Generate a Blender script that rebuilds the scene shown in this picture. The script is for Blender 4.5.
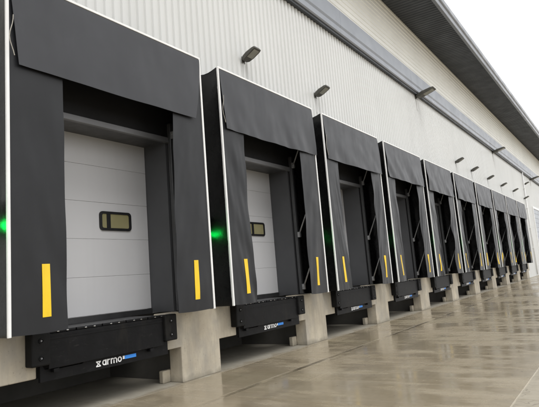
import bpy, bmesh, math, random
from mathutils import Vector, Matrix
random.seed(7)
for o in list(bpy.data.objects): bpy.data.objects.remove(o)
S = bpy.context.scene
C = S.collection
R = math.radians

# ------------------------------------------------------------------ camera
CAM = Vector((-2.988, -5.479, 1.502)); YAW, PITCH, ROLL = R(34.026), R(8.22), R(-4.622)
cam = bpy.data.cameras.new('camera'); camo = bpy.data.objects.new('camera', cam); C.objects.link(camo)
cam.sensor_fit = 'HORIZONTAL'; cam.sensor_width = 36.0; cam.lens = 515.0 / 539.0 * 36.0
cam.clip_start = 0.05; cam.clip_end = 3000
fw = Vector((math.cos(PITCH) * math.cos(YAW), math.cos(PITCH) * math.sin(YAW), math.sin(PITCH)))
r0 = fw.cross(Vector((0, 0, 1))).normalized(); u0 = r0.cross(fw)
rr = math.cos(ROLL) * r0 + math.sin(ROLL) * u0; uu = -math.sin(ROLL) * r0 + math.cos(ROLL) * u0
m = Matrix((rr, uu, -fw)).transposed().to_4x4(); m.translation = CAM
camo.matrix_world = m
S.camera = camo

# ------------------------------------------------------------------ sky, sun, exposure (overcast)
SUN_EL, SUN_AZ = R(52), R(205)          # azimuth measured from +Y clockwise
w = bpy.data.worlds.new('World'); S.world = w; w.use_nodes = True
nt = w.node_tree; nt.nodes.clear()
sky = nt.nodes.new('ShaderNodeTexSky'); sky.sky_type = 'NISHITA'; sky.sun_disc = False
sky.sun_elevation = SUN_EL; sky.sun_rotation = SUN_AZ; sky.dust_density = 4.0; sky.air_density = 1.0
hs = nt.nodes.new('ShaderNodeHueSaturation'); hs.inputs['Saturation'].default_value = 0.12
mx = nt.nodes.new('ShaderNodeMixRGB'); mx.inputs[0].default_value = 0.75; mx.inputs[2].default_value = (15.0, 15.05, 15.1, 1)
bg = nt.nodes.new('ShaderNodeBackground'); bg.inputs['Strength'].default_value = 0.1
ow = nt.nodes.new('ShaderNodeOutputWorld')
nt.links.new(sky.outputs[0], hs.inputs['Color']); nt.links.new(hs.outputs[0], mx.inputs[1])
nt.links.new(mx.outputs[0], bg.inputs['Color']); nt.links.new(bg.outputs[0], ow.inputs[0])
sl = bpy.data.lights.new('sun', 'SUN'); sl.energy = 0.9; sl.angle = R(25); sl.color = (1, 0.99, 0.97)
so = bpy.data.objects.new('sun', sl); C.objects.link(so)
sd = Vector((math.sin(SUN_AZ) * math.cos(SUN_EL), math.cos(SUN_AZ) * math.cos(SUN_EL), math.sin(SUN_EL)))
so.rotation_euler = sd.to_track_quat('Z', 'Y').to_euler(); so.location = (0, -20, 30)
S.view_settings.view_transform = 'Standard'; S.view_settings.look = 'None'
S.view_settings.gamma = 1.0; S.view_settings.use_curve_mapping = False
S.view_settings.exposure = 0.27

# ------------------------------------------------------------------ materials
MATS = {}
class NB:
    """small node helper"""
    def __init__(s, name):
        s.m = bpy.data.materials.new(name); s.m.use_nodes = True
        s.t = s.m.node_tree; s.b = s.t.nodes['Principled BSDF']; s.t.nodes['Principled BSDF'].location = (0, 0)
        s.pos = None; MATS[name] = s.m
    def n(s, typ, **k):
        x = s.t.nodes.new(typ)
        for a, v in k.items(): setattr(x, a, v)
        return x
    def l(s, a, b): s.t.links.new(a, b)
    def P(s, scale=(1, 1, 1)):
        if not s.pos: s.pos = s.n('ShaderNodeNewGeometry').outputs['Position']
        if scale == (1, 1, 1): return s.pos
        v = s.n('ShaderNodeVectorMath', operation='MULTIPLY'); v.inputs[1].default_value = scale
        s.l(s.pos, v.inputs[0]); return v.outputs[0]
    def noise(s, sc, det=4, rough=0.55, stretch=(1, 1, 1)):
        x = s.n('ShaderNodeTexNoise'); x.inputs['Scale'].default_value = sc; x.inputs['Detail'].default_value = det
        x.inputs['Roughness'].default_value = rough; s.l(s.P(stretch), x.inputs['Vector']); return x.outputs['Fac']
    def ramp(s, fac, stops):
        x = s.n('ShaderNodeValToRGB'); e = x.color_ramp.elements
        while len(e) < len(stops): e.new(0.5)
        for i, (p, c) in enumerate(stops):
            e[i].position = p; e[i].color = (c, c, c, 1) if not hasattr(c, '__len__') else (*c, 1)
        s.l(fac, x.inputs[0]); return x.outputs[0]
    def mix(s, f, a, b, mode='MIX'):
        x = s.n('ShaderNodeMixRGB', blend_type=mode)
        for i, v in enumerate((f, a, b)):
            if hasattr(v, 'is_output'): s.l(v, x.inputs[i])
            elif i == 0: x.inputs[0].default_value = v
            else: x.inputs[i].default_value = (*v, 1) if hasattr(v, '__len__') else (v, v, v, 1)
        return x.outputs[0]
    def math(s, op, a, b=0.0):
        x = s.n('ShaderNodeMath', operation=op)
        for i, v in enumerate((a, b)):
            if hasattr(v, 'is_output'): s.l(v, x.inputs[i])
            else: x.inputs[i].default_value = v
        return x.outputs[0]
    def set(s, **k):
        for a, v in k.items():
            i = s.b.inputs[a.replace('_', ' ')]
            if hasattr(v, 'is_output'): s.l(v, i)
            elif hasattr(v, '__len__') and len(v) == 3: i.default_value = (*v, 1)
            else: i.default_value = v
        return s
    def bump(s, h, strength=0.3, dist=0.01):
        x = s.n('ShaderNodeBump'); x.inputs['Strength'].default_value = strength; x.inputs['Distance'].default_value = dist
        s.l(h, x.inputs['Height']); s.l(x.outputs[0], s.b.inputs['Normal']); return s

def varied(name, col, amt=0.12, sc=1.5, rough=0.5, metal=0.0, streak=None, bump=None, spec=0.5):
    b = NB(name); f = b.noise(sc, 5)
    lo = tuple(c * (1 - amt) for c in col); hi = tuple(min(1, c * (1 + amt)) for c in col)
    c = b.ramp(f, [(0.3, lo), (0.7, hi)])
    if streak:
        g = b.noise(streak[0], 4, 0.6, (1, 1, streak[2] if len(streak) > 2 else 0.06))
        c = b.mix(b.ramp(g, [(0.5, 0.0), (0.75, streak[1])]), c, tuple(x * 0.45 for x in col))
    b.set(Base_Color=c, Roughness=b.ramp(b.noise(sc * 2.3, 4), [(0.3, max(0.05, rough - 0.08)), (0.7, min(1, rough + 0.1))]), Metallic=metal)
    b.b.inputs['Specular IOR Level'].default_value = spec
    if bump: b.bump(b.noise(bump[0], 5), bump[1], bump[2])
    return b

def fabric(name, col):
    b = NB(name); f = b.noise(1.1, 5)
    c = b.ramp(f, [(0.3, tuple(x * 0.9 for x in col)), (0.7, tuple(x * 1.12 for x in col))])
    scuff = b.ramp(b.noise(3.1, 6, 0.7, (1, 1, 0.6)), [(0.60, 0.0), (0.85, 0.25)])          # chalky rub marks
    c = b.mix(scuff, c, tuple(x * 2.2 for x in col))
    grime = b.ramp(b.noise(1.2, 4, 0.55, (1, 1, 0.3)), [(0.5, 0.0), (0.75, 0.35)])
    c = b.mix(grime, c, tuple(x * 0.6 for x in col))
    b.set(Base_Color=c, Roughness=b.ramp(b.noise(2.4, 5), [(0.3, 0.36), (0.7, 0.46)]))
    b.b.inputs['Specular IOR Level'].default_value = 0.34
    weave = b.noise(260, 2); crease = b.noise(1.5, 1.5, 0.4, (1.5, 1, 0.6)); h = b.math('ADD', b.math('ADD', crease, b.math('MULTIPLY', b.noise(4.0, 1, 0.4, (1.0, 1, 0.9)), 0.10)), b.math('MULTIPLY', weave, 0.02))
    b.bump(h, 0.6, 0.06)
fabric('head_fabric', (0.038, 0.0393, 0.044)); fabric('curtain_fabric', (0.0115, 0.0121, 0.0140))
varied('black_fabric', (0.0045, 0.0045, 0.005), 0.25, 2.0, 0.25, bump=(5, 0.2, 0.02), spec=0.35)
varied('white_trim', (0.78, 0.78, 0.77), 0.06, 3.0, 0.4, streak=(7, 0.18, 0.1))
varied('yellow_vinyl', (0.82, 0.545, 0.012), 0.06, 4.0, 0.45, streak=(9, 0.2, 0.2))
varied('surround_panel', (0.012, 0.012, 0.013), 0.15, 2.0, 0.65, spec=0.25)
varied('reveal_panel', (0.075, 0.077, 0.082), 0.08, 2.0, 0.42)
varied('head_frame', (0.17, 0.172, 0.18), 0.08, 2.0, 0.4, 0.2)
varied('door_panel', (0.52, 0.52, 0.53), 0.03, 1.0, 0.42, streak=(5, 0.06, 0.05))
varied('door_seal', (0.47, 0.47, 0.475), 0.1, 2.0, 0.6)
def scuffed(name, col, scuff, dust, rough, spec, bsc):
    b = NB(name); c = b.ramp(b.noise(6, 5), [(0.3, tuple(x * 0.7 for x in col)), (0.7, tuple(x * 1.4 for x in col))])
    c = b.mix(b.ramp(b.noise(16, 6, 0.75, (0.35, 1, 1)), [(0.60, 0.0), (0.70, 0.7)]), c, scuff)      # scraped paint and rub marks
    c = b.mix(b.ramp(b.noise(3.5, 6, 0.7, (1, 1, 0.25)), [(0.55, 0.0), (0.80, 0.6)]), c, dust)          # dried road dirt runs
    b.set(Base_Color=c, Roughness=rough).bump(b.noise(bsc, 5), 0.35, 0.005); b.b.inputs['Specular IOR Level'].default_value = spec
scuffed('rubber', (0.0055, 0.0055, 0.0055), (0.022, 0.021, 0.02), (0.03, 0.026, 0.02), 0.65, 0.2, 30)
scuffed('black_steel', (0.0045, 0.0045, 0.005), (0.026, 0.025, 0.024), (0.024, 0.021, 0.016), 0.52, 0.16, 25)
varied('deck_steel', (0.022, 0.022, 0.023), 0.3, 6.0, 0.45)
varied('bright_steel', (0.55, 0.55, 0.55), 0.15, 20.0, 0.3, 0.9)
varied('galvanised', (0.42, 0.425, 0.43), 0.2, 14.0, 0.42, 0.6)
varied('frame_post', (0.075, 0.077, 0.08), 0.1, 6.0, 0.4, 0.3)
varied('logo_white', (0.8, 0.8, 0.8), 0.02, 5.0, 0.5)
varied('logo_blue', (0.03, 0.24, 0.75), 0.04, 5.0, 0.45)
varied('window_gasket', (0.008, 0.008, 0.009), 0.2, 10, 0.45)
varied('wall_sheet', (0.605, 0.61, 0.595), 0.04, 0.35, 0.4, streak=(1.3, 0.10, 0.05))
varied('cream_sheet', (0.80, 0.795, 0.75), 0.04, 0.5, 0.4)
varied('eaves_trim', (0.27, 0.29, 0.325), 0.06, 0.8, 0.35, 0.1)
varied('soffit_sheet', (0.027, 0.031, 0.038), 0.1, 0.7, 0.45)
varied('fascia_trim', (0.20, 0.212, 0.235), 0.05, 0.7, 0.35, 0.1)
varied('lamp_housing', (0.075, 0.073, 0.062), 0.15, 8, 0.5)
varied('lamp_glass', (0.33, 0.33, 0.29), 0.08, 15, 0.15)
varied('shutter_grey', (0.36, 0.385, 0.42), 0.05, 1, 0.45)
varied('signal_red_lens', (0.10, 0.006, 0.005), 0.1, 10, 0.2)
varied('cord_fibre', (0.35, 0.33, 0.29), 0.2, 60, 0.8)
b = NB('signal_green_lens'); b.set(Base_Color=(0.02, 0.5, 0.08)); b.b.inputs['Emission Color'].default_value = (0.0, 1.0, 0.10, 1); b.b.inputs['Emission Strength'].default_value = 50
# glazing with the warm lit hall behind it
b = NB('lit_glass'); b.set(Base_Color=(0.16, 0.15, 0.085), Roughness=0.06)
b.l(b.mix(b.ramp(b.noise(3.2, 2), [(0.35, 0.0), (0.65, 1.0)]), (0.20, 0.17, 0.065), (0.34, 0.30, 0.15)), b.b.inputs['Emission Color']); b.b.inputs['Emission Strength'].default_value = 0.16

# cast concrete of the piers
b = NB('pier_concrete')
c = b.ramp(b.noise(1.7, 6, 0.6), [(0.25, (0.34, 0.295, 0.225)), (0.55, (0.45, 0.40, 0.312)), (0.8, (0.54, 0.49, 0.395))])
st = b.ramp(b.noise(4.0, 5, 0.65, (1, 1, 0.12)), [(0.45, 0.0), (0.72, 0.7)])
c = b.mix(st, c, (0.24, 0.22, 0.185))
c = b.mix(b.ramp(b.noise(2.6, 5, 0.6, (1, 1, 0.6)), [(0.48, 0.0), (0.66, 0.6)]), c, (0.27, 0.255, 0.225))
sp = b.ramp(b.noise(38, 3), [(0.66, 0.0), (0.74, 0.6)]); c = b.mix(sp, c, (0.16, 0.15, 0.13))
# damp tide mark soaked up from the yard, ragged top edge
z = b.n('ShaderNodeSeparateXYZ'); b.l(b.P(), z.inputs[0])
damp = b.math('SUBTRACT', b.math('MULTIPLY', b.noise(5, 4), 0.22), z.outputs[2])
c = b.mix(b.ramp(damp, [(0.0, 0.0), (0.1, 0.7)]), c, (0.17, 0.155, 0.12))
b.set(Base_Color=c, Roughness=0.75).bump(b.noise(22, 6), 0.35, 0.008)

# brushed concrete yard: wet in the open, dry under the shelters
def yard_mat(name, wet):
    b = NB(name)
    big = b.noise(0.42, 5, 0.6); mid = b.noise(1.9, 6, 0.62); fine = b.noise(45, 4, 0.6)
    brush = b.noise(5, 5, 0.65, (1.0, 0.05, 1)); tyre = b.noise(2.6, 5, 0.6, (0.07, 1.0, 1))
    grain = b.noise(7.5, 6, 0.65)
    if wet == 'wet': c = b.ramp(mid, [(0.25, (0.295, 0.245, 0.168)), (0.5, (0.338, 0.285, 0.202)), (0.78, (0.378, 0.322, 0.234))])
    elif wet == 'old': c = b.ramp(mid, [(0.25, (0.31, 0.27, 0.205)), (0.5, (0.36, 0.32, 0.25)), (0.78, (0.41, 0.37, 0.30))])
    else: c = b.ramp(mid, [(0.25, (0.29, 0.265, 0.215)), (0.5, (0.345, 0.32, 0.265)), (0.78, (0.40, 0.375, 0.315))])
    c = b.mix(b.ramp(grain, [(0.42, 0.0), (0.72, 0.35)]), c, (0.22, 0.185, 0.128))
    c = b.mix(b.ramp(tyre, [(0.54, 0.0), (0.68, 0.32)]), c, (0.15, 0.125, 0.088))
    c = b.mix(b.ramp(brush, [(0.5, 0.0), (0.75, 0.4)]), c, (0.46, 0.41, 0.32))
    sp = b.ramp(b.noise(13, 3), [(0.68, 0.0), (0.73, 0.6)]); c = b.mix(sp, c, (0.10, 0.09, 0.07))
    if wet == 'old':
        cr = b.n('ShaderNodeTexVoronoi', feature='DISTANCE_TO_EDGE'); cr.inputs['Scale'].default_value = 1.3
        wv = b.n('ShaderNodeVectorMath', operation='ADD'); nz = b.n('ShaderNodeTexNoise'); nz.inputs['Scale'].default_value = 3.0; b.l(b.P(), nz.inputs['Vector'])
        b.l(b.P(), wv.inputs[0]); b.l(nz.outputs['Color'], wv.inputs[1]); b.l(wv.outputs[0], cr.inputs['Vector'])
        c = b.mix(b.ramp(cr.outputs['Distance'], [(0.0, 0.7), (0.02, 0.0)]), c, (0.13, 0.11, 0.08))
    if wet == 'dry':                                   # rain driven in under the shelters, ragged edge
        sy = b.n('ShaderNodeSeparateXYZ'); b.l(b.P(), sy.inputs[0])
        d = b.math('SUBTRACT', b.math('ADD', b.math('MULTIPLY', b.noise(2.2, 6, 0.65), 0.9), 0.06), sy.outputs[1])
        c = b.mix(b.ramp(d, [(0.0, 0.0), (0.12, 0.75)]), c, (0.235, 0.195, 0.135))
    if wet == 'wet':
        film = b.math('ADD', b.math('MULTIPLY', big, 0.5), b.math('MULTIPLY', b.noise(2.6, 7, 0.66, (1.0, 0.30, 1)), 0.5))
        pool = b.ramp(film, [(0.465, 0.0), (0.535, 1.0)])
        c = b.mix(b.math('MULTIPLY', pool, 0.22), c, (0.20, 0.165, 0.112))
        rg = b.mix(pool, b.ramp(grain, [(0.3, 0.24), (0.7, 0.38)]), 0.125)
        b.set(Base_Color=c, Roughness=rg); b.b.inputs['Specular IOR Level'].default_value = 0.5
        h = b.math('ADD', b.math('MULTIPLY', fine, 0.35), b.math('MULTIPLY', brush, 0.5))
        x = b.n('ShaderNodeBump'); x.inputs['Distance'].default_value = 0.003
        b.l(h, x.inputs['Height']); b.l(b.ramp(pool, [(0.0, 0.22), (1.0, 0.05)]), x.inputs['Strength']); b.l(x.outputs[0], b.b.inputs['Normal'])
    else:
        b.set(Base_Color=c, Roughness=0.75 if wet == 'dry' else 0.5).bump(b.math('ADD', fine, brush), 0.3, 0.004)
yard_mat('old_concrete', 'old')
yard_mat('wet_concrete', 'wet'); yard_mat('dry_concrete', 'dry')
varied('joint_sealant', (0.42, 0.375, 0.29), 0.2, 4, 0.5)
b = NB('channel_water'); b.set(Base_Color=b.ramp(b.noise(1.3, 4, 0.6, (0.55, 1, 1)), [(0.40, (0.12, 0.10, 0.07)), (0.58, (0.32, 0.27, 0.19))]), Roughness=b.ramp(b.noise(1.6, 4, 0.6, (0.5, 1, 1)), [(0.42, 0.06), (0.6, 0.3)]))
varied('pit_concrete', (0.07, 0.066, 0.058), 0.2, 2, 0.85)  # concrete coloured near black to deepen the shade inside the pits

# ------------------------------------------------------------------ object helpers
def mesh(name, v, f, mat, smooth=False, bevel=0.0, seg=1):
    me = bpy.data.meshes.new(name); bm = bmesh.new()
    vs = [bm.verts.new(p) for p in v]
    for q in f:
        try: bm.faces.new([vs[i] for i in q])
        except ValueError: pass
    bmesh.ops.recalc_face_normals(bm, faces=bm.faces)
    if bevel: bmesh.ops.bevel(bm, geom=list(bm.edges), offset=bevel, segments=seg, affect='EDGES', profile=0.5)
    bm.to_mesh(me); bm.free()
    if smooth:
        for p in me.polygons: p.use_smooth = True
    me.materials.append(MATS[mat]); return me
def wloc(o):
    l = Vector(o.location)
    while o.parent: o = o.parent; l += Vector(o.location)
    return l
def obj(name, me, parent=None, loc=(0, 0, 0)):
    o = bpy.data.objects.new(name, me); C.objects.link(o); o.location = loc
    if parent: o.parent = parent
    return o
def part(name, v, f, mat, parent, **k):
    """part whose vertices are given in world coordinates"""
    o = wloc(parent) if parent else Vector((0, 0, 0))
    return obj(name, mesh(name, [Vector(p) - o for p in v], f, mat, **k), parent)
BF = [(0, 1, 3, 2), (4, 6, 7, 5), (0, 4, 5, 1), (2, 3, 7, 6), (0, 2, 6, 4), (1, 5, 7, 3)]
def boxv(x0, x1, y0, y1, z0, z1): return [(x, y, z) for x in (x0, x1) for y in (y0, y1) for z in (z0, z1)]
def box(name, d, mat, parent, bevel=0.0, **k): return part(name, boxv(*d), BF, mat, parent, bevel=bevel, **k)
def tubegeo(pts, r, n=8):
    pts = [Vector(p) for p in pts]; v = []; f = []
    for i, p in enumerate(pts):
        t = (pts[min(i + 1, len(pts) - 1)] - pts[max(i - 1, 0)]).normalized()
        a = t.cross(Vector((0.3, 0.2, 1)) if abs(t.z) < 0.9 else Vector((1, 0, 0))).normalized(); bb = t.cross(a)
        for k in range(n):
            an = 2 * math.pi * k / n; v.append(p + r * (math.cos(an) * a + math.sin(an) * bb))
    for i in range(len(pts) - 1):
        for k in range(n): f.append((i * n + k, i * n + (k + 1) % n, (i + 1) * n + (k + 1) % n, (i + 1) * n + k))
    f.append(tuple(range(n - 1, -1, -1))); f.append(tuple(range((len(pts) - 1) * n, len(pts) * n)))
    return v, f
def tube(name, pts, r, mat, parent, n=8): v, f = tubegeo(pts, r, n); return part(name, v, f, mat, parent, smooth=n > 7)
def prism(poly, y0, y1):
    """polygon in (x,z) extruded along y"""
    n = len(poly); v = [(x, y0, z) for x, z in poly] + [(x, y1, z) for x, z in poly]
    return v, [tuple(range(n)), tuple(range(2 * n - 1, n - 1, -1))] + [(i, (i + 1) % n, n + (i + 1) % n, n + i) for i in range(n)]
def grid(fn, nu, nv):
    v = [fn(i / nu, j / nv) for j in range(nv + 1) for i in range(nu + 1)]
    return v, [(j * (nu + 1) + i, j * (nu + 1) + i + 1, (j + 1) * (nu + 1) + i + 1, (j + 1) * (nu + 1) + i) for j in range(nv) for i in range(nu)]
def sheet(name, fn, nu, nv, mat, parent, thick=0.006):
    v, f = grid(fn, nu, nv); o = part(name, v, f, mat, parent, smooth=True)
    md = o.modifiers.new('thickness', 'SOLIDIFY'); md.thickness = thick; md.offset = 0
    es = o.modifiers.new('crisp_edge', 'EDGE_SPLIT'); es.split_angle = R(40)
    return o
def thing(name, label, cat, loc, group=None):
    o = bpy.data.objects.new(name, None); C.objects.link(o); o.location = loc; o.empty_display_size = 0.2
    o['label'] = label; o['category'] = cat
    if group: o['group'] = group
    return o
def clone(o, parent=None, loc=None):
    c = o.copy(); C.objects.link(c); c.parent = parent
    if loc is not None: c.location = loc
    for ch in list(o.children): clone(ch, c)
    return c

# ------------------------------------------------------------------ layout (metres; x along the facade, y into the building)
NB_, PITCHX, WID = 10, 3.8, 3.342
ZB, ZT = 1.095, 5.29          # shelter bottom and top
YW = 0.60                     # wall face
YD = 1.10                     # door face
OX0, OX1, OZ1 = 0.31, 3.03, 3.90   # opening in a bay
XA, XB = -14.0, 95.0
ORD = ['nearest', 'second', 'third', 'fourth', 'fifth', 'sixth', 'seventh', 'eighth', 'ninth', 'farthest']

# ------------------------------------------------------------------ the yard
def struct(o): o['kind'] = 'structure'; return o
yard = struct(part('yard', [(-400, -400, -0.013), (900, -400, -0.013), (900, 400, -0.013), (-400, 400, -0.013)], [(0, 1, 2, 3)], 'wet_concrete', None))
def slab(x0, x1, y0, y1, mat, key={}):
    k = (round(x1 - x0, 3), round(y1 - y0, 3), mat)
    if k not in key: key[k] = mesh('concrete_slab', boxv(-k[0] / 2, k[0] / 2, -k[1] / 2, k[1] / 2, -0.009, 0.013), BF, mat, bevel=0.003)
    return obj('concrete_slab', key[k], yard, ((x0 + x1) / 2, (y0 + y1) / 2, 0))
G = 0.014
box('joint_filler', (-8, 62, -12.0, 2.3, -0.012, 0.0085), 'joint_sealant', yard)
x = -6.0
while x < 61:                                       # apron against the dock: dry strip and wet strip
    slab(x + G / 2, x + 3.8 - G / 2, 0.36, 2.28, 'dry_concrete'); slab(x + G / 2, x + 3.8 - G / 2, -0.80, 0.352, 'wet_concrete'); x += 3.8
x = -6.02
while x < 61:
    L = 1.215 if x < 24 else 4.86
    slab(x + G / 2, x + L - G / 2, -4.28, -0.90, 'wet_concrete'); x += L
x = -6.4
while x < 61:
    slab(x + G / 2, x + 4.8 - G / 2, -7.6, -4.295, 'old_concrete'); slab(x + G / 2, x + 4.8 - G / 2, -11.9, -7.61, 'wet_concrete'); x += 4.8
v, f = grid(lambda a, t: (-6 + 67 * t, -0.902 + 0.104 * a, 0.0120 - 0.002 * math.sin(math.pi * a)), 6, 40)
part('drain_channel', v, f, 'channel_water', yard, smooth=True)

# ------------------------------------------------------------------ the warehouse
wh = thing('warehouse', 'long off-white ribbed metal warehouse with a dark overhanging eaves soffit behind the loading bays', 'building', (18, YW, 0))
RP = 0.1675
def ribs(xa, xb):
    """trapezoid profile, crest at YW"""
    pts = []; k = math.floor(xa / RP)
    while k * RP < xb:
        b0 = k * RP
        for dx, dy in ((0, 0.032), (0.052, 0.032), (0.070, 0.0), (0.149, 0.0)): pts.append((b0 + dx, YW + dy))
        k += 1
    pts.append((k * RP, YW + 0.032))
    pts = [p for p in pts if xa <= p[0] <= xb]
    return [(xa, pts[0][1])] + pts + [(xb, pts[-1][1])] if pts else []
def rib_sheet(xa, xb, z0, z1, name='wall_cladding', mat='wall_sheet', back=0.1):
    p = ribs(xa, xb); n = len(p)
    v = [(x, y, z0) for x, y in p] + [(x, y, z1) for x, y in p]
    f = [(i, i + 1, n + i + 1, n + i) for i in range(n - 1)]
    m_ = len(v); v += [(xa, YW + back, z0), (xb, YW + back, z0), (xa, YW + back, z1), (xb, YW + back, z1)]
    f += [(m_, m_ + 1, m_ + 3, m_ + 2), (0, m_, m_ + 2, n), (n - 1, m_ + 1, m_ + 3, 2 * n - 1)]
    o = part(name, v, f, mat, wh); return o
rib_sheet(XA, XB, OZ1 + 0.06, 8.62)
rib_sheet(XA, OX0 - 0.05, 1.0, OZ1 + 0.055)
for n in range(NB_ - 1): rib_sheet(n * PITCHX + OX1 + 0.05, (n + 1) * PITCHX + OX0 - 0.05, 1.0, OZ1 + 0.055)
SHX0, SHX1, SHZ = 46.2, 51.6, 5.6                  # level-access shutter past the last bay
rib_sheet(9 * PITCHX + OX1 + 0.05, SHX0, 0.0, OZ1 + 0.055)
rib_sheet(SHX1, XB, 0.0, OZ1 + 0.055)
# shutter of horizontal slats with a white frame
sh = box('shutter_frame', (SHX0 - 0.15, SHX0, 0.5, 0.62, 0.0, SHZ + 0.2), 'white_trim', wh, bevel=0.01)
box('shutter_frame', (SHX1, SHX1 + 0.25, 0.5, 0.62, 0.0, SHZ + 0.2), 'white_trim', wh, bevel=0.01)
box('shutter_frame', (SHX0, SHX1, 0.5, 0.62, SHZ, SHZ + 0.2), 'white_trim', wh, bevel=0.01)
sme = mesh('slat', boxv(0, SHX1 - SHX0, 0, 0.05, 0, 0.395), BF, 'shutter_grey', bevel=0.012)
for k in range(14): obj('slat', sme, wh, Vector((SHX0, 0.535, 0.0 + k * 0.4)) - wloc(wh))
# rain pipe
tube('downpipe', [(42.9, 0.52, 0.1), (42.9, 0.52, 8.4)], 0.045, 'white_trim', wh, 10)
for z in (2.2, 3.8, 5.4, 7.0): box('pipe_bracket', (42.79, 43.01, 0.49, 0.64, z, z + 0.06), 'white_trim', wh)
# eaves band: pressed flashing with shadow gap under it
prof = [(0.62, 8.40), (0.47, 8.40), (0.44, 8.43), (0.44, 8.58), (0.455, 8.60), (0.42, 8.66), (0.42, 9.14), (0.45, 9.17), (0.62, 9.20)]
def extr_x(name, prof, xa, xb, mat, parent=None):
    n = len(prof); v = [(xa, y, z) for y, z in prof] + [(xb, y, z) for y, z in prof]
    f = [(i, (i + 1) % n, n + (i + 1) % n, n + i) for i in range(n)] + [tuple(range(n)), tuple(range(2 * n - 1, n - 1, -1))]
    return part(name, v, f, mat, parent or wh)
for k in range(18): extr_x('eaves_band', prof, XA + k * 6.06 + 0.003, XA + (k + 1) * 6.06 - 0.003, 'eaves_trim')
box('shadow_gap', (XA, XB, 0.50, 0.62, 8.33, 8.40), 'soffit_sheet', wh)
# upper cladding, ribs lying down
up = []
z = 9.19
while z < 11.35:
    up += [(0.620, z), (0.620, z + 0.055), (0.60, z + 0.075), (0.60, z + 0.16)]; z += 0.18
up += [(0.75, z), (0.75, 9.19)]
extr_x('upper_cladding', up, XA, XB, 'cream_sheet')
# soffit with cross ribs, fascia in two steps, roof
SZ, SY = 11.34, -1.0
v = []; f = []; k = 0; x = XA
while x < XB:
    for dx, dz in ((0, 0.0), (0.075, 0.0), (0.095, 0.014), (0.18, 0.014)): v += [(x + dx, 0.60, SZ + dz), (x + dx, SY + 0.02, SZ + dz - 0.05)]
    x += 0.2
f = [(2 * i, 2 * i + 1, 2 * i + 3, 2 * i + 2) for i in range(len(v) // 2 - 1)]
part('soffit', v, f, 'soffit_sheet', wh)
fas = [(SY + 0.03, 11.24), (SY - 0.02, 11.22), (SY - 0.03, 11.25), (SY - 0.03, 11.42), (SY - 0.07, 11.45), (SY - 0.09, 11.48), (SY - 0.09, 11.66), (SY - 0.04, 11.70), (SY + 0.1, 11.70), (SY + 0.1, 11.24)]
for k in range(18): extr_x('fascia', fas, XA + k * 6.06 + 0.003, XA + (k + 1) * 6.06 - 0.003, 'fascia_trim')
extr_x('roof', [(SY + 0.1, 11.55), (SY + 0.1, 11.68), (30, 13.2), (30, 13.0)], XA, XB, 'fascia_trim')
# dock slab edge and rear wall of the pits
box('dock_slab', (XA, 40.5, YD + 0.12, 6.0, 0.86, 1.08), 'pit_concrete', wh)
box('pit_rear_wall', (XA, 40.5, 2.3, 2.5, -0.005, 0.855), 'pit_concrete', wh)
# one opening per bay: reveal boards, head, threshold, sectional door
PANZ = [1.17, 1.73, 2.30, 2.87, 3.44, 3.96]
def rounded(x0, x1, z0, z1, r, n=5):
    p = []
    for cx, cz, a in ((x1 - r, z1 - r, 0), (x0 + r, z1 - r, 90), (x0 + r, z0 + r, 180), (x1 - r, z0 + r, 270)):
        for i in range(n + 1):
            t = R(a + 90 * i / n); p.append((cx + r * math.cos(t), cz + r * math.sin(t)))
    return p
def ring(outer, inner, y0, y1):
    n = len(outer); v = [(x, y, z) for y in (y0, y1) for x, z in outer] + [(x, y, z) for y in (y0, y1) for x, z in inner]
    f = []
    for i in range(n):
        j = (i + 1) % n
        f += [(i, j, 2 * n + j, 2 * n + i), (n + i, n + j, 3 * n + j, 3 * n + i), (i, j, n + j, n + i), (2 * n + i, 2 * n + j, 3 * n + j, 3 * n + i)]
    return v, f
def make_opening(parent, X):
    out = []
    out.append(box('reveal_board', (X + OX1, X + OX1 + 0.05, YW - 0.01, YD + 0.10, 1.10, OZ1 + 0.05), 'reveal_panel', parent))
    out.append(box('reveal_board', (X + OX0 - 0.05, X + OX0, YW - 0.01, YD + 0.10, 1.10, OZ1 + 0.05), 'reveal_panel', parent))
    out.append(box('reveal_head', (X + OX0, X + OX1, YW, YD + 0.10, OZ1, OZ1 + 0.05), 'reveal_panel', parent))
    out.append(box('threshold', (X + OX0, X + OX1, YD - 0.02, YD + 0.11, 1.085, 1.165), 'deck_steel', parent))
    d = box('door', (X + OX0 + 0.002, X + OX1 - 0.002, YD + 0.022, YD + 0.05, 1.17, 3.94), 'door_seal', parent)   # the leaf's core, its panels in front
    out.append(d)
    for i in range(5):
        box('panel', (X + OX0 + 0.004, X + OX1 - 0.004, YD, YD + 0.02, PANZ[i] + 0.0012, PANZ[i + 1] - 0.0012), 'door_panel', d, bevel=0.003)
    wx0, wx1, wz0, wz1 = X + 2.045, X + 2.66, 2.435, 2.735
    v, f = ring(rounded(wx0, wx1, wz0, wz1, 0.06), rounded(wx0 + 0.045, wx1 - 0.045, wz0 + 0.04, wz1 - 0.04, 0.03), YD - 0.022, YD - 0.001)
    part('window_frame', v, f, 'window_gasket', d)
    box('window_bar', (wx0 + 0.135, wx0 + 0.205, YD - 0.018, YD - 0.004, wz0 + 0.038, wz1 - 0.038), 'window_gasket', d)  # dark upright bar across the pane
    v, f = prism(rounded(wx0 + 0.04, wx1 - 0.04, wz0 + 0.035, wz1 - 0.035, 0.03), YD - 0.009, YD - 0.003)
    part('window_pane', v, f, 'lit_glass', d)
    return out
first = make_opening(wh, 0.0)
for n in range(1, NB_):
    for o in first: clone(o, wh, Vector(o.location) + Vector((n * PITCHX, 0, 0)))

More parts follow.
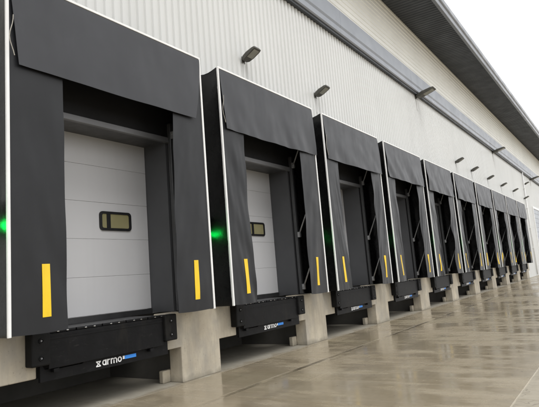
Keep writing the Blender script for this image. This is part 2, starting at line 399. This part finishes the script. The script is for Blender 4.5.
# ------------------------------------------------------------------ concrete piers (T heads carry the bumpers)
PL, PW, PY = 2.99, 0.92, 0.43
def make_pier():
    X = -PITCHX
    r = thing('concrete_pier', '', 'pier', (X + PL + PW / 2, PY, 0), 'concrete piers between the loading bays')
    a, b_ = X + PL, X + PL + PW; h0, h1 = a - 0.30, b_ + 0.47
    poly = [(a, 0.012), (b_, 0.012), (b_, 0.55), (h1, 0.55), (h1, 1.092), (h0, 1.092), (h0, 0.55), (a, 0.55)]
    v, f = prism(poly, PY, 0.70); part('pier_body', v, f, 'pier_concrete', r, bevel=0.012, seg=2)
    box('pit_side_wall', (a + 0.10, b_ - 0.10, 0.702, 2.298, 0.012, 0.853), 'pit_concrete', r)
    box('kerb_block', (a - 0.15, a + 0.098, 0.705, 0.80, 0.012, 0.20), 'pier_concrete', r, bevel=0.012)
    box('kerb_block', (b_ - 0.098, b_ + 0.10, 0.705, 0.80, 0.012, 0.20), 'pier_concrete', r, bevel=0.012)
    return r
pier0 = make_pier()
for n in range(NB_ + 1):
    p = pier0 if n == 0 else clone(pier0, None, Vector(pier0.location) + Vector((n * PITCHX, 0, 0)))
    if n == 0: p['label'] = 'stained concrete pier cut off by the left edge of the photo, below the nearest shelter'
    elif n == NB_: p['label'] = 'last concrete pier, standing past the farthest shelter'
    else: p['label'] = 'concrete T-headed pier between the %s and %s dock shelters' % (ORD[n - 1], ORD[n])

# ------------------------------------------------------------------ rubber bumpers
def make_bumper():
    r = thing('dock_bumper', '', 'bumper', (0, 0.35, 0.70), 'rubber bumpers on the pier heads')
    part('rubber_block', boxv(-0.12, 0.12, 0.28, 0.427, 0.70, 1.085), BF, 'rubber', r, bevel=0.018, seg=2)
    for z in (0.79, 0.99):
        v, f = ring([(0.032 * math.cos(t), z + 0.032 * math.sin(t)) for t in [k * math.pi / 6 for k in range(12)]], [(0.022 * math.cos(t), z + 0.022 * math.sin(t)) for t in [k * math.pi / 6 for k in range(12)]], 0.270, 0.279)
        part('bolt_recess', v, f, 'rubber', r)
        v, f = tubegeo([(0, 0.273, z - 0.0), (0, 0.2795, z)], 0.012, 6); part('bolt', v, f, 'head_frame', r)
    return r
bp0 = make_bumper()
for n in range(NB_):
    for s, dx in (('left', 0.555), ('right', 2.655)):
        b_ = bp0 if (n == 0 and s == 'left') else clone(bp0)
        b_.location = (n * PITCHX + dx, 0.35, 0.70)
        b_['label'] = 'black bolted rubber bumper at the %s end of the %s bay\'s leveller' % (s, ORD[n])

# ------------------------------------------------------------------ dock levellers
def LETTERS(x, y, z, h):
    """the word armo in heavy rounded strokes, each stroke a hair proud of the last"""
    V, F, t, k = [], [], h * 0.225, [0]
    def add(v, f): V.extend(v); F.extend([tuple(i + len(V) - len(v) for i in q) for q in f]); k[0] += 1
    def bar(x0, x1, z0, z1): d = 0.0002 * (k[0] % 4); add(*prism([(x0, z0), (x1, z0), (x1, z1), (x0, z1)], y - 0.0012 - d, y + 0.001))
    def bow(cx, cz, rx, rz, a0, a1):
        d = 0.0002 * (k[0] % 4); A = [R(a0 + (a1 - a0) * i / 14) for i in range(15)]
        for i in range(14):
            p = [(cx + q * math.cos(a), cz + w_ * math.sin(a)) for a, q, w_ in ((A[i], rx, rz), (A[i + 1], rx, rz), (A[i + 1], rx - t, rz - t * 0.9), (A[i], rx - t, rz - t * 0.9))]
            add(*prism(p, y - 0.0012 - d, y + 0.001))
        k[0] += 1
    w_ = h * 0.44; c = z + h / 2
    bow(x + w_, c, w_, h / 2, 0, 360); bar(x + 2 * w_ - t, x + 2 * w_ + 0.004, z, z + h); x += 2 * w_ + h * 0.20          # a
    bar(x, x + t, z, z + h); bow(x + h * 0.46, z + h * 0.52, h * 0.46, h * 0.48, 62, 180); x += h * 0.80                       # r
    bar(x, x + t, z, z + h)
    for q in (0, 1): bow(x + h * 0.42, z + h * 0.6, h * 0.42, h * 0.40, 0, 180); bar(x + h * 0.84 - t, x + h * 0.84, z, z + h * 0.6); x += h * 0.84 - t   # m
    x += t + h * 0.14
    bow(x + h * 0.48, c, h * 0.48, h / 2, 0, 360)                                                                                # o
    return V, F
def make_leveller():
    r = thing('dock_leveller', '', 'dock leveller', (1.46, 0.7, 0.5), 'dock levellers below the doors')
    box('deck_plate', (0.68, 2.53, 0.385, YD + 0.10, 1.068, 1.083), 'deck_steel', r)
    box('lip_plate', (0.68, 2.53, 0.330, 0.357, 0.645, 1.05), 'black_steel', r, bevel=0.004)
    box('lip_rib', (0.69, 2.52, 0.322, 0.3295, 0.985, 1.01), 'black_steel', r)
    kn = mesh('hinge_knuckle', *tubegeo([(-0.055, 0, 0), (0.055, 0, 0)], 0.021, 8), 'black_steel')
    pin = mesh('hinge_pin', *tubegeo([(0.0, -0.022, 0.004), (0.028, -0.022, 0.004)], 0.0075, 6), 'bright_steel')
    for k in range(14):
        q = obj('hinge_knuckle', kn, r, Vector((0.745 + k * 0.1315, 0.365, 1.066)) - wloc(r))
        if k % 3 != 2: obj('hinge_pin', pin, q, (0.055, 0, 0))
    # lower cross beam: flat plate with raised ends and lip rests
    poly = [(0.60, 0.50), (2.66, 0.50), (2.66, 0.69), (2.50, 0.69), (2.46, 0.655), (2.37, 0.64), (1.20, 0.64), (1.17, 0.625), (0.80, 0.625), (0.77, 0.645), (0.66, 0.645), (0.635, 0.69), (0.60, 0.69)]
    v, f = prism(poly, 0.385, 0.428); part('cross_beam', v, f, 'black_steel', r, bevel=0.003)
    box('lip_rest', (0.74, 0.81, 0.325, 0.384, 0.60, 0.64), 'black_steel', r); box('lip_rest', (2.26, 2.33, 0.325, 0.384, 0.60, 0.64), 'black_steel', r)
    box('deck_light_block', (0.66, 2.55, 0.44, 1.20, 0.72, 1.06), 'black_steel', r)  # unseen solid box added below the deck to block light
    box('pit_light_block', (0.62, 2.30, 1.25, 1.9, 0.42, 0.855), 'black_steel', r)  # lower unseen box, added to keep light out of the pit
    # maker's mark: hourglass emblem, white letters, blue plate
    y = 0.3835; zc = 0.575
    e = 0.036; x0 = 1.415
    hour = [(-e, e), (e, e), (e, e * 0.68), (e * 0.30, 0), (e, -e * 0.68), (e, -e), (-e, -e), (-e, -e * 0.68), (-e * 0.30, 0), (-e, e * 0.68)]
    v, f = prism([(x0 + a, zc + c) for a, c in hour], y - 0.0012, y + 0.001); em = part('emblem', v, f, 'logo_white', r)
    v, f = prism([(x0 + a, zc + c) for a, c in ((-0.014, 0.022), (0.014, 0.022), (0, 0.006))], y - 0.002, y - 0.0013); part('emblem_notch', v, f, 'black_steel', em)
    v, f = prism([(x0 + a, zc + c) for a, c in ((-0.014, -0.022), (0.014, -0.022), (0, -0.006))], y - 0.002, y - 0.0013); part('emblem_notch', v, f, 'black_steel', em)
    v, f = LETTERS(1.475, y, zc - 0.033, 0.072)
    part('lettering', v, f, 'logo_white', r)
    box('white_plate', (1.812, 1.842, y - 0.001, y + 0.001, zc - 0.006, zc + 0.036), 'logo_white', r)
    pb = box('blue_plate', (1.845, 2.045, y - 0.001, y + 0.001, zc - 0.010, zc + 0.036), 'logo_blue', r)
    return r
lv0 = make_leveller()
for n in range(NB_):
    l = lv0 if n == 0 else clone(lv0, None, Vector(lv0.location) + Vector((n * PITCHX, 0, 0)))
    l['label'] = 'black steel dock leveller with white armo lettering under the %s shelter' % ORD[n]

# ------------------------------------------------------------------ dock shelters
def fold(seed):
    rd = random.Random(seed)
    return [(rd.uniform(0.5, 2.2), rd.uniform(0.4, 1.6), rd.uniform(0, 6.28), rd.uniform(0.3, 1.0)) for _ in range(5)]
def wav(fs, a, b_): return sum(w_ * math.sin(6.28 * (fa * a + fb * b_) + ph) for fa, fb, ph, w_ in fs) / len(fs)
def arm_pts(X, sgn): return
def make_shelter(n):
    X = n * PITCHX; rd = random.Random(100 + n)
    r = thing('dock_shelter', '', 'dock shelter', (X + WID / 2, 0.3, ZB), 'dock shelters along the warehouse wall')
    # white corner profile of the front frame
    box('edge_profile', (X, X + 0.036, -0.022, 0.012, ZB, ZT - 0.036), 'white_trim', r, bevel=0.004)
    box('edge_profile', (X + WID - 0.036, X + WID, -0.022, 0.012, ZB, ZT - 0.036), 'white_trim', r, bevel=0.004)
    box('edge_profile', (X, X + WID, -0.022, 0.012, ZT - 0.0355, ZT), 'white_trim', r, bevel=0.004)
    # black fabric skin: two cheeks and a sagging roof
    fs = fold(n * 7 + 1)
    def roofz(t): return ZT - 0.012 - 0.05 * math.sin(math.pi * min(1, t * 1.15))
    for s in (0, 1):
        xs = X + (0.014 if s == 0 else WID - 0.014); sg = 1 if s == 0 else -1
        sheet('side_skin', lambda u, v_, xs=xs, sg=sg, ph=s * 3.1: (xs + sg * (0.015 + 0.018 * wav(fs, u * 0.5 + ph, v_ * 4)) * math.sin(math.pi * u), 0.03 + (YW - 0.035) * u, ZB + (roofz(u) - ZB) * v_), 6, 40, 'black_fabric', r)
    sheet('roof_skin', lambda u, v_: (X + 0.016 + (WID - 0.032) * u, 0.03 + (YW - 0.035) * v_, roofz(v_) - 0.015 * math.sin(math.pi * u) * math.sin(math.pi * v_)), 16, 6, 'black_fabric', r)
    # rear surround boards and frame
    box('rear_board', (X + 0.04, X + OX0 - 0.055, YW - 0.045, YW - 0.005, ZB + 0.005, ZT - 0.15), 'surround_panel', r)
    box('rear_board', (X + OX1 + 0.055, X + WID - 0.04, YW - 0.045, YW - 0.005, ZB + 0.005, ZT - 0.15), 'surround_panel', r)
    box('rear_board', (X + OX0 - 0.05, X + OX1 + 0.05, YW - 0.045, YW - 0.005, OZ1 + 0.065, ZT - 0.15), 'surround_panel', r)
    box('head_rail', (X + OX0 - 0.045, X + OX1 + 0.045, YW - 0.075, YW - 0.012, OZ1 - 0.03, OZ1 + 0.06), 'head_frame', r, bevel=0.006)
    box('front_bar', (X + 0.04, X + WID - 0.04, 0.032, 0.07, ZT - 0.09, ZT - 0.045), 'frame_post', r)
    for s in (0, 1):
        px = X + (OX1 + 0.05 if s else OX0 - 0.05); fx = X + (WID - 0.09 if s else 0.09); sg = 1 if s else -1
        box('rear_post', (px - 0.035, px + 0.035, YW - 0.12, YW - 0.048, ZB + 0.01, OZ1 + 0.3), 'frame_post', r, bevel=0.006)
        box('front_post', (fx - 0.02, fx + 0.02, 0.032, 0.07, ZB + 0.01, ZT - 0.05), 'frame_post', r)
        for z0 in (1.27, 2.42, 4.0):
            a = tube('lattice_arm', [(px, YW - 0.15, z0), (fx, 0.09, z0 + 0.92)], 0.017, 'galvanised', r, 8)
            box('arm_bracket', (px - 0.032, px + 0.032, YW - 0.18, YW - 0.121, z0 - 0.07, z0 + 0.05), 'galvanised', a, bevel=0.005)
            tube('bracket_bolt', [(px - 0.045, YW - 0.15, z0), (px + 0.045, YW - 0.15, z0)], 0.012, 'bright_steel', a, 6)
    # side curtains; free inner edge wanders, more so in the farther bays
    for s in (0, 1):
        fs2 = fold(n * 13 + s * 5 + 3); sg = 1 if s == 0 else -1
        base = X + 0.034 if s == 0 else X + WID - 0.034
        wtop = 0.66 + rd.uniform(-0.03, 0.03) if n else (0.69 if s == 0 else 0.63); wbot = 0.69 + rd.uniform(-0.03, 0.05) if n else (0.685 if s == 0 else 0.79)
        amp = (0.012 if s == 0 else 0.018) if n == 0 else (0.022 if n < 2 else rd.uniform(0.022, 0.038))
        bulge = (0.0 if n == 0 else rd.uniform(0.02, 0.12) * (1 if s else -1)) * (1 if n < 2 else 1.3)
        def cf(u, v_, s=s, sg=sg, base=base, wtop=wtop, wbot=wbot, amp=amp, bulge=bulge, fs2=fs2):
            wd = wbot + (wtop - wbot) * v_ - bulge * math.sin(math.pi * v_) ** 2 * (1 if s else -1) * 0.6 + 0.03 * wav(fs2, 0.1, v_ * 1.5) * (0 if amp < 0.015 else 1)
            top = min(1.0, max(0.0, (0.74 - v_) / 0.16)); top = top * top * (3 - 2 * top)        # held flat where the head curtain lies on it
            big_ = 2.2 * amp * wav(fs2, u * 0.8, v_ * 2.6) + 0.7 * amp * wav(fs2, u * 2.3 + 0.3, v_ * 5.0)
            y = -0.004 + top * (0.25 + 0.75 * u) * min(1.0, u * 6) * big_ + 0.035 * math.sin(math.pi * v_) * (amp * 10) * u ** 1.3
            z = ZB + 0.012 + (ZT - 0.06 - ZB) * v_ - (1 - v_) * 0.012 * math.sin(3.0 * u)
            return (base + sg * wd * u, y, z)
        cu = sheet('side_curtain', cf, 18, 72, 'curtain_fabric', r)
        # warning stripe follows the cloth
        uc = (0.415 / wbot) if s == 0 else (0.36 / wbot); du = 0.052 / wbot; H = ZT - 0.06 - ZB
        v0, v1 = (1.27 - ZB) / H, (1.865 - ZB) / H
        def sf(u, v_, cf=cf): p = cf(uc - du + 2 * du * u, v0 + (v1 - v0) * v_); return (p[0], p[1] - 0.0075, p[2])
        sheet('warning_stripe', sf, 4, 20, 'yellow_vinyl', cu, 0.003)
    # head curtain over the side curtains
    fs3 = fold(n * 17 + 9); hl, hr = (0.13, 0.23) if n == 0 else (0.13 + rd.uniform(-0.02, 0.02), rd.uniform(0.03, 0.06)); hz = 4.165 + (rd.uniform(-0.02, 0.04) if n else 0)
    if n: hl += 0.0
    ha = 0.012 if n == 0 else (0.035 if n < 3 else 0.06)
    def hf(u, v_):
        d = 1 - v_
        x0 = X + 0.03 + (hl - 0.03) * d; x1 = X + WID - 0.03 - (hr - 0.03) * d ** 1.5
        y = -0.022 - 0.035 * d ** 0.7 + (ha * wav(fs3, u * 1.7, v_ * 0.7) + 0.45 * ha * wav(fs3, u * 4.1 + 0.7, v_ * 1.6) + (0.022 * math.sin(u * 2.2 + n) if n else 0.012 * math.sin(3 * u))) * d
        z = hz + (ZT - 0.05 - hz) * v_ - (0.004 if n == 0 else 0.012) * math.sin(math.pi * u) * d + (0.0 if n == 0 else 0.006) * wav(fs3, u * 1.2, 0) * d
        return (x0 + (x1 - x0) * u, min(y, -0.020), z)
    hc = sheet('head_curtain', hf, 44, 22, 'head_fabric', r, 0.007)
    if n < 3:
        cp = [(X + 0.060 + 0.012 * math.sin(i * 0.9) - 0.035 * math.sin(math.pi * i / 9), -0.065, 4.75 - i * 0.055) for i in range(10)]
        tube('tie_cord', cp, 0.005, 'cord_fibre', hc, 6)
    r['label'] = ['nearest dock shelter, charcoal curtains with white edges, largest in the photo', 'second dock shelter, charcoal curtains, half its grey door with window showing', 'third dock shelter from the left, between second and fourth, no door window showing',
        'fourth dock shelter along the wall, rippled charcoal head curtain'][n] if n < 4 else ('farthest dock shelter, smallest, last before the white downpipe' if n == 9 else '%s dock shelter along the wall, counted from the nearest' % ORD[n])
    return r
for n in range(NB_): make_shelter(n)

# ------------------------------------------------------------------ signal lamps in the gaps
def make_signal():
    X = -0.20
    r = thing('traffic_signal', '', 'signal lamp', (X, YW, 2.26), 'signal lamps between the shelters')
    box('housing', (X - 0.07, X + 0.07, 0.53, YW - 0.002, 2.26, 2.66), 'surround_panel', r, bevel=0.012)
    for z, mt, nm in ((2.55, 'signal_red_lens', 'red_lens'), (2.37, 'signal_green_lens', 'green_lens')):
        v, f = tubegeo([(X, 0.508, z), (X, 0.529, z)], 0.05, 14); q = part(nm, v, f, mt, r)
        vis = [(X + 0.058 * math.cos(t), z + 0.058 * math.sin(t)) for t in [R(20 + 14 * k) for k in range(11)]]
        vin = [(X + 0.054 * math.cos(t), z + 0.054 * math.sin(t)) for t in [R(20 + 14 * k) for k in range(11)]]
        v, f = prism(vis + vin[::-1], 0.47, 0.529); part('visor', v, f, 'surround_panel', q)
    return r
sg0 = make_signal()
for n in range(NB_):
    s_ = sg0 if n == 0 else clone(sg0, None, Vector(sg0.location) + Vector((n * PITCHX, 0, 0)))
    s_['label'] = 'green lit signal lamp tucked left of the nearest shelter at the photo edge' if n == 0 else 'green lit signal lamp in the gap between the %s and %s shelters' % (ORD[n - 1], ORD[n])

# ------------------------------------------------------------------ flood lights
def make_flood():
    r = thing('flood_light', '', 'flood light', (0, YW, 6.12), 'flood lights on the warehouse wall')
    box('wall_plate', (-0.07, 0.07, 0.585, 0.60, 6.02, 6.2), 'lamp_housing', r, bevel=0.004)
    tube('bracket', [(0, 0.59, 6.10), (0, 0.50, 6.10)], 0.03, 'lamp_housing', r, 8)
    # tapered body leaning up and out
    a = R(24); org = Vector((0, 0.545, 6.12))
    def T(x, l, t): return org + Vector((x, -l * math.cos(a) + t * math.sin(a), l * math.sin(a) + t * math.cos(a)))
    sec = [(-0.03, 0.085, -0.05, 0.05), (0.04, 0.125, -0.075, 0.07), (0.18, 0.15, -0.075, 0.075), (0.40, 0.155, -0.06, 0.045), (0.47, 0.14, -0.05, 0.015)]
    v = []; f = []
    for l, hw, t0, t1 in sec:
        for x, t in ((-hw, t0), (hw, t0), (hw, (t0 + 2 * t1) / 3), (hw * 0.7, t1), (-hw * 0.7, t1), (-hw, (t0 + 2 * t1) / 3)): v.append(T(x, l, t))
    for i in range(len(sec) - 1):
        for k in range(6): f.append((i * 6 + k, i * 6 + (k + 1) % 6, i * 6 + 6 + (k + 1) % 6, i * 6 + 6 + k))
    f += [tuple(range(6)), tuple(range(len(sec) * 6 - 1, len(sec) * 6 - 7, -1))]
    bo = part('body', v, f, 'lamp_housing', r, bevel=0.006)
    v = [T(x, l, t) for x, l, t in ((-0.11, 0.15, -0.080), (0.11, 0.15, -0.080), (0.11, 0.42, -0.0635), (-0.11, 0.42, -0.0635), (-0.11, 0.15, -0.06), (0.11, 0.15, -0.06), (0.11, 0.42, -0.045), (-0.11, 0.42, -0.045))]
    part('lens', v, [(0, 1, 2, 3), (4, 7, 6, 5), (0, 4, 5, 1), (1, 5, 6, 2), (2, 6, 7, 3), (3, 7, 4, 0)], 'lamp_glass', bo)
    tube('shadow_streak', [(0.0, 0.592, 6.02), (0.0, 0.592, 5.55)], 0.012, 'white_trim', r, 6)  # thin tube kept to stand in for the shadow streak below the lamp
    return r
fl0 = make_flood()
FL = [(5.45, 6.12, 'wall flood light above the second shelter, largest of the floods'), (8.55, 6.13, 'wall flood light above the third shelter'),
      (22.2, 6.28, 'wall flood light above the sixth shelter, leftmost of the far row'), (25.2, 6.24, 'wall flood light above the seventh shelter, second in the far row'),
      (29.1, 6.25, 'wall flood light above the eighth shelter, middle of the far row'), (33.1, 6.24, 'wall flood light above the ninth shelter, fourth in the far row'),
      (37.5, 6.3, 'wall flood light above the farthest shelter, last of the far row'),
      (43.6, 7.45, 'small wall flood light beside the downpipe, upper of two'), (42.3, 6.15, 'small wall flood light beside the downpipe, lower of two'),
      (17.2, 8.28, 'flood light under the grey eaves band, nearest of three'), (31.8, 8.28, 'flood light under the grey eaves band, middle of three'), (47.5, 8.28, 'flood light under the grey eaves band, farthest of three')]
for i, (x, z, lb) in enumerate(FL):
    q = fl0 if i == 0 else clone(fl0)
    q.location = (x, YW, z); q['label'] = lb
    q.scale = (0.8, 0.8, 0.8)
    if z > 8: q['group'] = 'flood lights under the eaves band'; q.scale = (1.25, 1.6, 1.0)
